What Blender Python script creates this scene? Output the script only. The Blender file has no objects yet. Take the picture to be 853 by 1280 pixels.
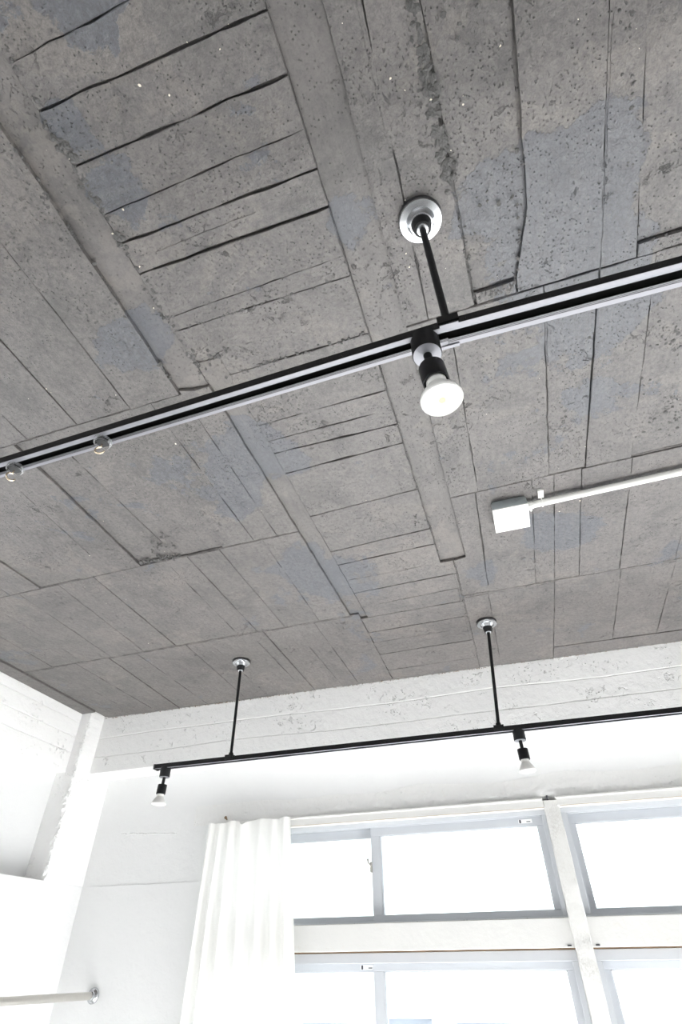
import bpy, bmesh, math, random
from mathutils import Vector, Matrix, noise

random.seed(7)
S = bpy.context.scene
COL = S.collection
Z0 = 1.5                     # camera height above the floor; builders below use heights relative to the camera

# ------------------------------------------------------------------ camera
cam_d = bpy.data.cameras.new('camera')
cam = bpy.data.objects.new('camera', cam_d); COL.objects.link(cam)
cam_d.sensor_fit = 'VERTICAL'; cam_d.sensor_height = 36.0; cam_d.sensor_width = 24.0
cam_d.lens = 676.88 / 1280 * 36.0
cam_d.clip_start = 0.02; cam_d.clip_end = 5000
r_ = Vector((0.952293, 0.30509, -0.00766)); u_ = Vector((0.20221, -0.611972, 0.764592)); f_ = Vector((-0.228581, 0.729665, 0.644469))
cam.matrix_world = Matrix(((r_.x, u_.x, -f_.x, 0), (r_.y, u_.y, -f_.y, 0), (r_.z, u_.z, -f_.z, Z0), (0, 0, 0, 1)))
S.camera = cam

# ------------------------------------------------------------------ sky and exposure
W = bpy.data.worlds.new('sky'); S.world = W; W.use_nodes = True
bg = W.node_tree.nodes['Background']
bg.inputs[0].default_value = (0.95, 0.98, 1.0, 1); bg.inputs[1].default_value = 2.2
S.view_settings.view_transform = 'Standard'; S.view_settings.look = 'None'
S.view_settings.exposure = -0.05; S.view_settings.gamma = 1.0; S.view_settings.use_curve_mapping = False
S.cycles.max_bounces = 12; S.cycles.diffuse_bounces = 8; S.cycles.transparent_max_bounces = 12

sun_d = bpy.data.lights.new('sun', 'SUN'); sun_d.energy = 60.0; sun_d.color = (0.975, 0.99, 1.0); sun_d.angle = math.radians(3)
sun = bpy.data.objects.new('sun', sun_d); COL.objects.link(sun)
sun.rotation_euler = Vector((-1.0, 0.04, -0.56)).to_track_quat('-Z', 'Y').to_euler()   # low through the opening added in the right wall, onto the pale floor near the window wall

def portal(name, loc, rot, sx, sy):
    l = bpy.data.lights.new(name, 'AREA'); l.shape = 'RECTANGLE'; l.size = sx; l.size_y = sy
    l.cycles.is_portal = True
    o = bpy.data.objects.new(name, l); COL.objects.link(o); o.location = loc; o.rotation_euler = rot
portal('daylight_portal_back', (0.0, 3.2, 1.45), (-math.pi / 2, 0, 0), 3.9, 1.5)
portal('daylight_portal_front', (0.05, -3.3, 1.825), (math.pi / 2, 0, 0), 4.5, 1.55)
portal('daylight_portal_right', (2.9, 2.19, 1.4), (0, math.pi / 2, 0), 2.4, 1.38)
portal('daylight_portal_left', (-2.75, 1.075, 1.49), (0, -math.pi / 2, 0), 1.78, 1.35)

# ------------------------------------------------------------------ material helpers
def new_mat(name):
    m = bpy.data.materials.new(name); m.use_nodes = True
    nt = m.node_tree; p = nt.nodes['Principled BSDF']
    return m, nt, p
def N(nt, typ, **kw):
    n = nt.nodes.new(typ)
    for k, v in kw.items():
        if k.startswith('i_'):
            n.inputs[k[2:].replace('_', ' ')].default_value = v
        else:
            setattr(n, k, v)
    return n
def lk(nt, a, b): nt.links.new(a, b)
def ramp(nt, src, stops, interp='LINEAR'):
    r = nt.nodes.new('ShaderNodeValToRGB'); cr = r.color_ramp; cr.interpolation = interp
    while len(cr.elements) < len(stops): cr.elements.new(0.5)
    for e, (p, c) in zip(cr.elements, stops):
        e.position = p; e.color = (c, c, c, 1) if not isinstance(c, tuple) else (*c, 1)
    lk(nt, src, r.inputs[0]); return r.outputs[0]
def math_(nt, op, a, b=None, clamp=False):
    n = nt.nodes.new('ShaderNodeMath'); n.operation = op; n.use_clamp = clamp
    for i, x in enumerate((a, b)):
        if x is None: continue
        if isinstance(x, (int, float)): n.inputs[i].default_value = x
        else: lk(nt, x, n.inputs[i])
    return n.outputs[0]
def mixc(nt, fac, a, b, blend='MIX'):
    n = nt.nodes.new('ShaderNodeMix'); n.data_type = 'RGBA'; n.blend_type = blend
    for i, x in ((0, fac), (6, a), (7, b)):
        if isinstance(x, (int, float)): n.inputs[i].default_value = x
        elif isinstance(x, tuple): n.inputs[i].default_value = (*x, 1)
        else: lk(nt, x, n.inputs[i])
    return n.outputs[2]
def pos(nt):
    return nt.nodes.new('ShaderNodeNewGeometry').outputs['Position']
def mapping(nt, vec, scale=(1, 1, 1), loc=(0, 0, 0)):
    n = nt.nodes.new('ShaderNodeMapping'); n.inputs['Scale'].default_value = scale; n.inputs['Location'].default_value = loc
    lk(nt, vec, n.inputs[0]); return n.outputs[0]
def noise_(nt, vec, scale, detail=4, rough=0.55, dist=0.0):
    n = N(nt, 'ShaderNodeTexNoise', i_Scale=scale, i_Detail=detail, i_Roughness=rough, i_Distortion=dist)
    lk(nt, vec, n.inputs['Vector']); return n.outputs['Fac']
def voronoi(nt, vec, scale, feature='F1', rand=1.0):
    n = N(nt, 'ShaderNodeTexVoronoi', feature=feature, i_Scale=scale, i_Randomness=rand)
    lk(nt, vec, n.inputs['Vector']); return n.outputs['Distance']
def bump(nt, p, h, dist, strength=1.0, prev=None):
    b = N(nt, 'ShaderNodeBump', i_Strength=strength, i_Distance=dist); lk(nt, h, b.inputs['Height'])
    if prev is not None: lk(nt, prev, b.inputs['Normal'])
    return b.outputs[0]

def plain(name, col, rough=0.5, metal=0.0, grain=0.0, gscale=300, var=0.0, spec=0.5):
    m, nt, p = new_mat(name)
    P = nt.nodes.new('ShaderNodeTexCoord').outputs['Object']
    n = noise_(nt, P, 18, 3)
    lo = tuple(max(0, c * (1 - var)) for c in col); hi = tuple(min(1, c * (1 + var)) for c in col)
    lk(nt, mixc(nt, n, lo, hi), p.inputs['Base Color'])
    p.inputs['Roughness'].default_value = rough; p.inputs['Metallic'].default_value = metal
    p.inputs['Specular IOR Level'].default_value = spec
    if grain > 0:
        lk(nt, bump(nt, p, noise_(nt, P, gscale, 3), grain), p.inputs['Normal'])
    return m

# painted board-marked concrete of the ceiling
def ceiling_mat(name, along='Y', smooth=0.0):
    m, nt, p = new_mat(name)
    P = pos(nt)
    rnd = nt.nodes.new('ShaderNodeObjectInfo').outputs['Random']
    # colour: warm grey paint, worn tan areas, bluish areas of another coat, dusty wipes
    big = noise_(nt, P, 2.6, 5, 0.62, 0.4)
    mid = noise_(nt, P, 16, 5, 0.65)
    grit = noise_(nt, P, 95, 4, 0.7)
    fine = noise_(nt, P, 330, 2, 0.6)
    base = mixc(nt, big, (0.1247, 0.1145, 0.1099), (0.1509, 0.1381, 0.1313))
    base = mixc(nt, ramp(nt, mid, [(0.35, 0.0), (0.72, 0.7)]), base, (0.1727, 0.1564, 0.1469))
    base = mixc(nt, math_(nt, 'MULTIPLY', rnd, 0.3), base, (0.1161, 0.1075, 0.1040))
    grime = noise_(nt, mapping(nt, P, (1, 1, 1), (6.2, 0.4, 0)), 6.5, 6, 0.68, 0.7)
    base = mixc(nt, ramp(nt, grime, [(0.48, 0.0), (0.66, 0.55)]), base, (0.062, 0.060, 0.058))
    edge = noise_(nt, P, 30, 5, 0.72)
    jag = math_(nt, 'MULTIPLY', math_(nt, 'SUBTRACT', edge, 0.5), 0.30)
    tan_ = math_(nt, 'ADD', noise_(nt, mapping(nt, P, (1, 1, 1), (8.3, 2.2, 0)), 4.2, 3, 0.6, 0.5), jag)
    base = mixc(nt, ramp(nt, tan_, [(0.575, 0.0), (0.60, 0.55)]), base, (0.1857, 0.1661, 0.1512))
    wide = noise_(nt, mapping(nt, P, (1, 1, 1), (3.1, 1.7, 0)), 3.4, 3, 0.55, 0.6)
    acc = math_(nt, 'ADD', wide, jag)
    for (bx, by, rad, amt) in ((0.285, 0.62, 0.16, 0.42), (0.34, 0.50, 0.09, 0.3), (0.37, 0.86, 0.12, 0.2), (-0.45, 0.02, 0.08, 0.42), (-0.56, 0.25, 0.06, 0.4),
                           (-0.575, 0.13, 0.05, 0.4), (-0.58, -0.02, 0.06, 0.3), (-0.72, 0.55, 0.10, 0.35), (-0.10, 0.45, 0.08, 0.3), (-0.57, 1.75, 0.22, 0.36), (-0.56, 1.0, 0.12, 0.3),
                           (-0.85, 1.0, 0.14, 0.22), (0.30, 1.72, 0.10, 0.34), (0.0, 1.9, 0.09, 0.28), (-0.72, 1.2, 0.1, 0.16), (-0.5, 0.36, 0.07, 0.2), (0.47, 0.8, 0.10, 0.25)):
        d = N(nt, 'ShaderNodeVectorMath', operation='DISTANCE'); d.inputs[1].default_value = (bx, by, Z0 + 1.2); lk(nt, P, d.inputs[0])
        acc = math_(nt, 'ADD', acc, math_(nt, 'MULTIPLY', math_(nt, 'SUBTRACT', 1.0, math_(nt, 'DIVIDE', d.outputs['Value'], rad * 1.6), True), amt))
    bl = ramp(nt, acc, [(0.64, 0.0), (0.655, 1.0)])
    bcol = mixc(nt, mid, (0.0696, 0.0766, 0.0918), (0.1122, 0.1158, 0.1311))
    base = mixc(nt, math_(nt, 'MULTIPLY', bl, 0.85), base, bcol)
    streak = noise_(nt, mapping(nt, P, (70, 4, 60) if along == 'Y' else (4, 70, 60)), 1.0, 4, 0.65)
    base = mixc(nt, ramp(nt, streak, [(0.5, 0.0), (0.78, 0.30)]), base, (0.1959, 0.1802, 0.1712))
    k = 1.0 - 0.6 * smooth
    base = mixc(nt, ramp(nt, grit, [(0.30, 0.65 * k), (0.54, 0.0)]), base, (0.0618, 0.0581, 0.0580))
    base = mixc(nt, ramp(nt, grit, [(0.55, 0.0), (0.80, 0.45 * k)]), base, (0.2249, 0.2066, 0.1955))
    base = mixc(nt, ramp(nt, fine, [(0.35, 0.30 * k), (0.55, 0.0)]), base, (0.0549, 0.0529, 0.0540))
    # pits: round air holes and ragged spalls in clusters; their shade is painted in as darker colour
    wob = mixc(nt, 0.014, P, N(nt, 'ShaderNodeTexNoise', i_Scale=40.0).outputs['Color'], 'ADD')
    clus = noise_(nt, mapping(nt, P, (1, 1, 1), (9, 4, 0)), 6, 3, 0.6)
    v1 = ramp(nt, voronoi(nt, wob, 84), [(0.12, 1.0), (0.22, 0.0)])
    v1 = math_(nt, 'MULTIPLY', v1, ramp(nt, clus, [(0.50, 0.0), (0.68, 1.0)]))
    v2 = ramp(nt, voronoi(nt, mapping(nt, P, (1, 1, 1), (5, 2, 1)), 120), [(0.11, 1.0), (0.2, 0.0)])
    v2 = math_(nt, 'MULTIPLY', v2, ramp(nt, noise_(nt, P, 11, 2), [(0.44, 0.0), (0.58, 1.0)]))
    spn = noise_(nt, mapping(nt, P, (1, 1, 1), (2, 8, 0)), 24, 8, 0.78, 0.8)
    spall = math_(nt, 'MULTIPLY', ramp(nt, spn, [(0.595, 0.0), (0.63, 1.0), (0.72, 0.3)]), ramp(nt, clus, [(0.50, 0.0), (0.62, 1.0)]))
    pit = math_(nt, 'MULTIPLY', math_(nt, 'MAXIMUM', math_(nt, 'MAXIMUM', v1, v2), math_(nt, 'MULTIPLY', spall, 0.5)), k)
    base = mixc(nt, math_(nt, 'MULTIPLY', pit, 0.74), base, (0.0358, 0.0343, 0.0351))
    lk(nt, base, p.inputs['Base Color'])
    p.inputs['Specular IOR Level'].default_value = 0.65
    lk(nt, ramp(nt, bl, [(0, 0.52), (1, 0.45)]), p.inputs['Roughness'])
    b = bump(nt, p, streak, 0.0010)
    b = bump(nt, p, mid, 0.005 * k, 1.0, b)
    b = bump(nt, p, grit, 0.0013 * k, 1.0, b)
    b = bump(nt, p, fine, 0.0004, 1.0, b)
    b = bump(nt, p, math_(nt, 'SUBTRACT', 1.0, pit), 0.0045, 1.0, b)
    b = bump(nt, p, bl, 0.0005, 1.0, b)
    lk(nt, b, p.inputs['Normal'])
    return m

def white_mat(name, col=(0.86, 0.855, 0.84), rough=0.6, coarse=0.004, finebump=0.0006, pits=0.0, stain=0.0, crackle=0.0):
    m, nt, p = new_mat(name)
    P = pos(nt)
    n1 = noise_(nt, P, 5, 5, 0.6); n2 = noise_(nt, P, 26, 5, 0.6); n3 = noise_(nt, P, 220, 3)
    c = mixc(nt, n1, tuple(x * 0.97 for x in col), col)
    if stain:
        st = ramp(nt, noise_(nt, P, 17, 6, 0.7, 0.8), [(0.60, 0.0), (0.74, stain)])
        c = mixc(nt, st, c, (0.62, 0.54, 0.42))
    b = bump(nt, p, n1, coarse * 2)
    b = bump(nt, p, n2, coarse, 1.0, b)
    b = bump(nt, p, n3, finebump, 1.0, b)
    if pits:
        clus = noise_(nt, mapping(nt, P, (1, 1, 2), (1, 4, 2)), 4, 4, 0.7)
        v = math_(nt, 'MULTIPLY', ramp(nt, voronoi(nt, P, 60), [(0.12, 1.0), (0.24, 0.0)]), ramp(nt, clus, [(0.54, 0.0), (0.64, 1.0)]))
        sp = math_(nt, 'MULTIPLY', ramp(nt, noise_(nt, P, 30, 6, 0.7, 1.0), [(0.58, 0.0), (0.66, 1.0)]), ramp(nt, clus, [(0.5, 0.0), (0.62, 1.0)]))
        v = math_(nt, 'MAXIMUM', v, sp)
        b = bump(nt, p, math_(nt, 'SUBTRACT', 1.0, v), 0.006 * pits, 1.0, b)
        deep = math_(nt, 'MULTIPLY', ramp(nt, voronoi(nt, mapping(nt, P, (1, 1, 1), (7, 3, 1)), 34), [(0.05, 1.0), (0.11, 0.0)]), ramp(nt, clus, [(0.5, 0.0), (0.6, 1.0)]))
        c = mixc(nt, math_(nt, 'MULTIPLY', deep, 0.6), c, (0.33, 0.28, 0.22))
    if crackle:
        cr = voronoi(nt, mixc(nt, 0.03, P, N(nt, 'ShaderNodeTexNoise', i_Scale=25.0).outputs['Color'], 'ADD'), 75, 'DISTANCE_TO_EDGE')
        msk = ramp(nt, noise_(nt, P, 9, 3), [(0.36, 0.0), (0.58, 1.0)])
        e = math_(nt, 'MULTIPLY', ramp(nt, cr, [(0.0, 1.0), (0.05, 0.0)]), msk)
        c = mixc(nt, math_(nt, 'MULTIPLY', e, 0.5 * crackle), c, (0.45, 0.41, 0.35))
        b = bump(nt, p, math_(nt, 'SUBTRACT', 1.0, e), 0.0008, 1.0, b)
    lk(nt, c, p.inputs['Base Color']); lk(nt, b, p.inputs['Normal'])
    p.inputs['Roughness'].default_value = rough; p.inputs['Specular IOR Level'].default_value = 0.3
    return m

M = {}
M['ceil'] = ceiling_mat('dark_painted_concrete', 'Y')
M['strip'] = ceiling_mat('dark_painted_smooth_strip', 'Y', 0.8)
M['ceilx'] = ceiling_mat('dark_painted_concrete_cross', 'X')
M['crumb'] = plain('dark_mortar_crumb', (0.095, 0.092, 0.089), 0.75, grain=0.002, var=0.25)
M['chip'] = plain('pale_chip', (0.85, 0.78, 0.66), 0.6, var=0.15)
M['brown'] = plain('brown_edge', (0.20, 0.13, 0.075), 0.8, var=0.5)
M['wall_rough'] = white_mat('white_paint_on_board_marked_concrete', (0.90, 0.895, 0.885), 0.55, 0.004, 0.0006, pits=1.0)
M['wall'] = white_mat('white_paint_on_plaster', (0.78, 0.782, 0.78), 0.55, 0.0022, 0.0004)
M['plaster'] = white_mat('white_rough_plaster', (0.80, 0.797, 0.787), 0.6, 0.006, 0.001, pits=0.4, stain=0.2)
M['wood'] = white_mat('white_painted_wood', (0.70, 0.695, 0.677), 0.42, 0.0012, 0.0003, stain=0.25)
M['wood_crackle'] = white_mat('white_crackled_paint', (0.76, 0.755, 0.735), 0.42, 0.0016, 0.0004, stain=0.15, crackle=1.0)
M['alu'] = plain('white_aluminium', (0.52, 0.54, 0.57), 0.32, 0.0, var=0.03)
M['floor'] = plain('pale_floor', (0.83, 0.825, 0.815), 0.5, var=0.05)
def black_mat():
    m, nt, p = new_mat('dusty_black_paint'); P = pos(nt)
    sp = math_(nt, 'MULTIPLY', ramp(nt, voronoi(nt, P, 260), [(0.10, 1.0), (0.2, 0.0)]), ramp(nt, noise_(nt, P, 30, 3), [(0.48, 0.0), (0.62, 1.0)]))
    c = mixc(nt, noise_(nt, P, 20, 3), (0.004, 0.004, 0.0045), (0.010, 0.010, 0.011))
    lk(nt, mixc(nt, math_(nt, 'MULTIPLY', sp, 0.6), c, (0.20, 0.19, 0.17)), p.inputs['Base Color'])
    p.inputs['Roughness'].default_value = 0.42; p.inputs['Specular IOR Level'].default_value = 0.3
    return m
M['black'] = black_mat()
M['black_soft'] = plain('black_plastic', (0.02, 0.02, 0.022), 0.45, 0.0, var=0.3)
M['sheen_lip'] = plain('rail_lip_floor_sheen_grey', (0.25, 0.25, 0.275), 0.35, 0.2, var=0.06)  # grey stands in for the bright floor reflected in black paint
M['slot'] = plain('black_slot_liner', (0.006, 0.006, 0.006), 0.6)
M['groove'] = plain('dark_grey_conductor', (0.10, 0.10, 0.105), 0.4, 0.6)
M['chrome'] = plain('chrome', (0.60, 0.61, 0.63), 0.22, 1.0, var=0.03)
M['steel'] = plain('brushed_steel', (0.62, 0.60, 0.56), 0.3, 1.0, grain=0.0003, gscale=200, var=0.05)
M['galv'] = plain('galvanised_steel', (0.45, 0.49, 0.50), 0.42, 0.55, grain=0.0006, gscale=120, var=0.2)
M['white_metal'] = plain('white_enamelled_steel', (0.90, 0.89, 0.85), 0.4, 0.0, var=0.02)
M['bulb'] = plain('white_bulb_plastic', (0.84, 0.83, 0.80), 0.3, var=0.02)
M['lens'] = plain('frosted_bulb_lens', (0.80, 0.80, 0.785), 0.2, var=0.02)
M['led'] = plain('pale_yellow_led_chip', (0.72, 0.58, 0.30), 0.4)
M['brass'] = plain('pale_brass', (0.85, 0.72, 0.55), 0.22, 1.0)
M['tan_line'] = plain('old_paint_edge', (0.42, 0.34, 0.24), 0.8, var=0.5)
M['ink'] = plain('dark_print', (0.05, 0.05, 0.06), 0.6)
M['paper'] = plain('white_sticker', (0.88, 0.88, 0.88), 0.5)
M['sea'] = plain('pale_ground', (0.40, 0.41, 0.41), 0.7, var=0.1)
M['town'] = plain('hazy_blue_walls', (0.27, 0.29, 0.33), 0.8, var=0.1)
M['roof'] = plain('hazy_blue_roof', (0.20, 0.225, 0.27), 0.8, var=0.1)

def glass_mat():
    m = bpy.data.materials.new('window_glass'); m.use_nodes = True; nt = m.node_tree
    for n in list(nt.nodes): nt.nodes.remove(n)
    o = nt.nodes.new('ShaderNodeOutputMaterial'); t = nt.nodes.new('ShaderNodeBsdfTransparent'); g = nt.nodes.new('ShaderNodeBsdfGlossy')
    g.inputs['Roughness'].default_value = 0.02; t.inputs['Color'].default_value = (0.96, 0.98, 0.98, 1)
    fr = nt.nodes.new('ShaderNodeFresnel'); fr.inputs['IOR'].default_value = 1.45
    mx = nt.nodes.new('ShaderNodeMixShader'); lk(nt, fr.outputs[0], mx.inputs[0]); lk(nt, t.outputs[0], mx.inputs[1]); lk(nt, g.outputs[0], mx.inputs[2])
    lk(nt, mx.outputs[0], o.inputs[0]); return m
M['glass'] = glass_mat()
def clear_mat():
    m = bpy.data.materials.new('clear_plastic'); m.use_nodes = True; nt = m.node_tree
    for n in list(nt.nodes): nt.nodes.remove(n)
    o = nt.nodes.new('ShaderNodeOutputMaterial'); t = nt.nodes.new('ShaderNodeBsdfTransparent'); g = nt.nodes.new('ShaderNodeBsdfGlossy'); d = nt.nodes.new('ShaderNodeBsdfDiffuse')
    g.inputs['Roughness'].default_value = 0.08; d.inputs['Color'].default_value = (0.85, 0.87, 0.88, 1)
    lw = nt.nodes.new('ShaderNodeLayerWeight'); lw.inputs[0].default_value = 0.35
    m1 = nt.nodes.new('ShaderNodeMixShader'); m1.inputs[0].default_value = 0.5; lk(nt, g.outputs[0], m1.inputs[1]); lk(nt, d.outputs[0], m1.inputs[2])
    m2 = nt.nodes.new('ShaderNodeMixShader'); lk(nt, lw.outputs['Facing'], m2.inputs[0]); lk(nt, t.outputs[0], m2.inputs[1]); lk(nt, m1.outputs[0], m2.inputs[2])
    lk(nt, m2.outputs[0], o.inputs[0]); return m
M['clear'] = clear_mat()
def curtain_mat():
    m = bpy.data.materials.new('sheer_white_cloth'); m.use_nodes = True; nt = m.node_tree
    for n in list(nt.nodes): nt.nodes.remove(n)
    o = nt.nodes.new('ShaderNodeOutputMaterial'); d = nt.nodes.new('ShaderNodeBsdfDiffuse'); tl = nt.nodes.new('ShaderNodeBsdfTranslucent'); tp = nt.nodes.new('ShaderNodeBsdfTransparent')
    P = nt.nodes.new('ShaderNodeTexCoord').outputs['Object']
    c = mixc(nt, noise_(nt, P, 7, 3), (0.92, 0.91, 0.885), (0.95, 0.945, 0.925))
    lk(nt, c, d.inputs[0]); lk(nt, c, tl.inputs[0])
    weave = noise_(nt, mapping(nt, P, (900, 900, 900)), 1.0, 1)
    b = N(nt, 'ShaderNodeBump', i_Distance=0.0004); lk(nt, weave, b.inputs['Height']); lk(nt, b.outputs[0], d.inputs['Normal'])
    m1 = nt.nodes.new('ShaderNodeMixShader'); m1.inputs[0].default_value = 0.15; lk(nt, d.outputs[0], m1.inputs[1]); lk(nt, tl.outputs[0], m1.inputs[2])
    m2 = nt.nodes.new('ShaderNodeMixShader'); m2.inputs[0].default_value = 0.02; lk(nt, m1.outputs[0], m2.inputs[1]); lk(nt, tp.outputs[0], m2.inputs[2])
    lk(nt, m2.outputs[0], o.inputs[0]); return m
M['curtain'] = curtain_mat()

# ------------------------------------------------------------------ mesh helpers (coordinates relative to the camera height)
ORG = {}
class MB:
    def __init__(s): s.v = []; s.f = []
    def add(s, v, f):
        k = len(s.v); s.v += [tuple(x) for x in v]; s.f += [tuple(i + k for i in q) for q in f]; return s
    def box(s, x0, x1, y0, y1, z0, z1, b=0.0):
        if b <= 0:
            v = [(x, y, z) for z in (z0, z1) for y in (y0, y1) for x in (x0, x1)]
            return s.add(v, [(0, 2, 3, 1), (4, 5, 7, 6), (0, 1, 5, 4), (2, 6, 7, 3), (0, 4, 6, 2), (1, 3, 7, 5)])
        bm = bmesh.new(); bmesh.ops.create_cube(bm, size=1)
        for q in bm.verts:
            q.co = Vector(((x0 + x1) / 2 + q.co.x * (x1 - x0), (y0 + y1) / 2 + q.co.y * (y1 - y0), (z0 + z1) / 2 + q.co.z * (z1 - z0)))
        bmesh.ops.bevel(bm, geom=bm.edges[:] + bm.verts[:], offset=b, segments=2, profile=0.5, affect='EDGES')
        bm.verts.ensure_lookup_table(); bm.verts.index_update()
        s.add([q.co[:] for q in bm.verts], [[q.index for q in f.verts] for f in bm.faces]); bm.free(); return s
    def lathe(s, base, axis, prof, seg=32, cap0=True, cap1=True):
        a = Vector(axis).normalized(); t = Vector((0, 1, 0)) if abs(a.y) < 0.9 else Vector((1, 0, 0))
        e1 = a.cross(t).normalized(); e2 = a.cross(e1); B = Vector(base); v = []; f = []
        for (r, h) in prof:
            for k in range(seg):
                th = 2 * math.pi * k / seg
                v.append(B + a * h + (e1 * math.cos(th) + e2 * math.sin(th)) * r)
        n = len(prof)
        for i in range(n - 1):
            for k in range(seg):
                k2 = (k + 1) % seg
                f.append((i * seg + k, i * seg + k2, (i + 1) * seg + k2, (i + 1) * seg + k))
        if cap0: f.append(tuple(range(seg - 1, -1, -1)))
        if cap1: f.append(tuple((n - 1) * seg + k for k in range(seg)))
        return s.add(v, f)
    def tube(s, pts, r, seg=16):
        pts = [Vector(p) for p in pts]; v = []; f = []; e1 = None
        for i, p in enumerate(pts):
            d = (pts[min(i + 1, len(pts) - 1)] - pts[max(i - 1, 0)]).normalized()
            if e1 is None: e1 = d.cross(Vector((0, 0, 1)) if abs(d.z) < 0.9 else Vector((1, 0, 0))).normalized()
            else: e1 = (e1 - d * e1.dot(d)).normalized()
            e2 = d.cross(e1)
            for k in range(seg):
                th = 2 * math.pi * k / seg; v.append(p + (e1 * math.cos(th) + e2 * math.sin(th)) * r)
        for i in range(len(pts) - 1):
            for k in range(seg):
                k2 = (k + 1) % seg; f.append((i * seg + k, i * seg + k2, (i + 1) * seg + k2, (i + 1) * seg + k))
        f.append(tuple(range(seg - 1, -1, -1))); f.append(tuple((len(pts) - 1) * seg + k for k in range(seg)))
        return s.add(v, f)
    def sweep(s, prof, p0, p1, across=None):
        """closed profile of (across, up) points swept straight from p0 to p1"""
        p0 = Vector(p0); p1 = Vector(p1); d = (p1 - p0).normalized(); up = Vector((0, 0, 1)); ac = Vector((-d.y, d.x, 0)).normalized(); n = len(prof)
        v = [p + ac * a + up * b for p in (p0, p1) for a, b in prof]
        f = [(i, (i + 1) % n, n + (i + 1) % n, n + i) for i in range(n)] + [tuple(range(n - 1, -1, -1)), tuple(range(n, 2 * n))]
        return s.add(v, f)
def mk(name, mb, mat, parent=None, org=None, smooth=False, props=None):
    par = ORG.get(parent.name, Vector((0, 0, 0))) if parent else Vector((0, 0, 0))
    o_ = Vector(org) if org is not None else (par if parent else Vector((0, 0, 0)))
    me = bpy.data.meshes.new(name)
    me.from_pydata([Vector(v) - o_ for v in mb.v], [], mb.f); me.update()
    bm = bmesh.new(); bm.from_mesh(me); bmesh.ops.recalc_face_normals(bm, faces=bm.faces); bm.to_mesh(me); bm.free()
    me.materials.append(mat)
    if smooth:
        for q in me.polygons: q.use_smooth = True
        me.set_sharp_from_angle(angle=math.radians(38))
    o = bpy.data.objects.new(name, me); COL.objects.link(o); ORG[o.name] = o_
    if parent: o.parent = parent; o.location = o_ - par
    else: o.location = o_ + Vector((0, 0, Z0))
    for k, v in (props or {}).items(): o[k] = v
    return o
def empty(name, loc, label, cat, group=None):
    o = bpy.data.objects.new(name, None); COL.objects.link(o); o.empty_display_size = 0.05
    ORG[o.name] = Vector(loc); o.location = Vector(loc) + Vector((0, 0, Z0)); o['label'] = label; o['category'] = cat
    if group: o['group'] = group
    return o
def clone(root, delta, label):
    def cp(o, parent):
        c = o.copy(); COL.objects.link(c)
        if parent: c.parent = parent
        for ch in list(o.children): cp(ch, c)
        return c
    c = cp(root, None); c.location = root.location + Vector(delta); c['label'] = label
    return c
ST = {'kind': 'structure'}
def struct(name, mb, mat, parent=None, smooth=False, org=None):
    return mk(name, mb, mat, parent, org, smooth, ST if not parent else None)

# ------------------------------------------------------------------ room shell
H = 1.2
XL, XR, YB, YF = -2.56, 2.75, 2.98, -3.2
floor = struct('floor', MB().box(XL - 0.2, XR + 0.2, YF - 0.2, YB + 0.2, -1.7, -1.5), M['floor'])
ceiling = struct('ceiling', MB().box(XL - 0.2, XR + 0.2, YF - 0.2, YB + 0.2, H + 0.012, H + 0.16), M['ceil'])

# --- ceiling boards -------------------------------------------------
def line_x(l, y): return l[0] + l[1] * y
def inset(poly, g):
    n = len(poly); out = []
    area = sum(poly[i][0] * poly[(i + 1) % n][1] - poly[(i + 1) % n][0] * poly[i][1] for i in range(n))
    sgn = 1 if area > 0 else -1
    L = []
    for i in range(n):
        a = Vector(poly[i]); b = Vector(poly[(i + 1) % n]); d = (b - a).normalized(); nn = Vector((-d.y, d.x)) * sgn
        gi = g[i] if isinstance(g, (list, tuple)) else g
        L.append((a + nn * gi, d))
    for i in range(n):
        (p, d), (q, e) = L[i - 1], L[i]
        c = d.x * e.y - d.y * e.x
        if abs(c) < 1e-6: out.append(tuple(q)); continue
        t = ((q.x - p.x) * e.y - (q.y - p.y) * e.x) / c
        out.append(tuple(p + d * t))
    return out
def board(poly, dz=0.0, gap=0.0018, mat=None, rag=0.0015, name='concrete_board', parent=None, step=0.028):
    poly = inset(poly, gap)
    pts = []
    n = len(poly)
    for i in range(n):
        a = Vector(poly[i]); b = Vector(poly[(i + 1) % n]); L = (b - a).length; k = max(1, min(30, int(L / step)))
        nrm = Vector((-(b - a).y, (b - a).x)).normalized()
        for j in range(k):
            q = a + (b - a) * (j / k)
            s = noise.noise(Vector((q.x * 17 + dz * 900, q.y * 17, 3.3))) * rag * 1.7 + noise.noise(Vector((q.x * 70 + dz * 500, q.y * 70, 1.3))) * rag + random.uniform(-rag, rag) * 0.4
            if random.random() < 0.05: s += rag * random.uniform(-2.0, 1.0)
            q = q + nrm * s * (1 if j else 0.3)
            pts.append(q)
    m = len(pts); c = sum(pts, Vector((0, 0))) / m
    inn = [p + (c - p).normalized() * 0.0016 for p in pts]
    z = H + dz
    v = [(p.x, p.y, z) for p in inn] + [(p.x, p.y, z + 0.0016) for p in pts] + [(p.x, p.y, H + 0.0125) for p in pts]
    f = [tuple(range(m))]
    for r in (0, 1):
        for k in range(m):
            k2 = (k + 1) % m; f.append((r * m + k, r * m + k2, (r + 1) * m + k2, (r + 1) * m + k))
    mb = MB(); mb.add(v, f)
    return mk(name, mb, mat or M['ceil'], parent or ceiling)
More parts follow.
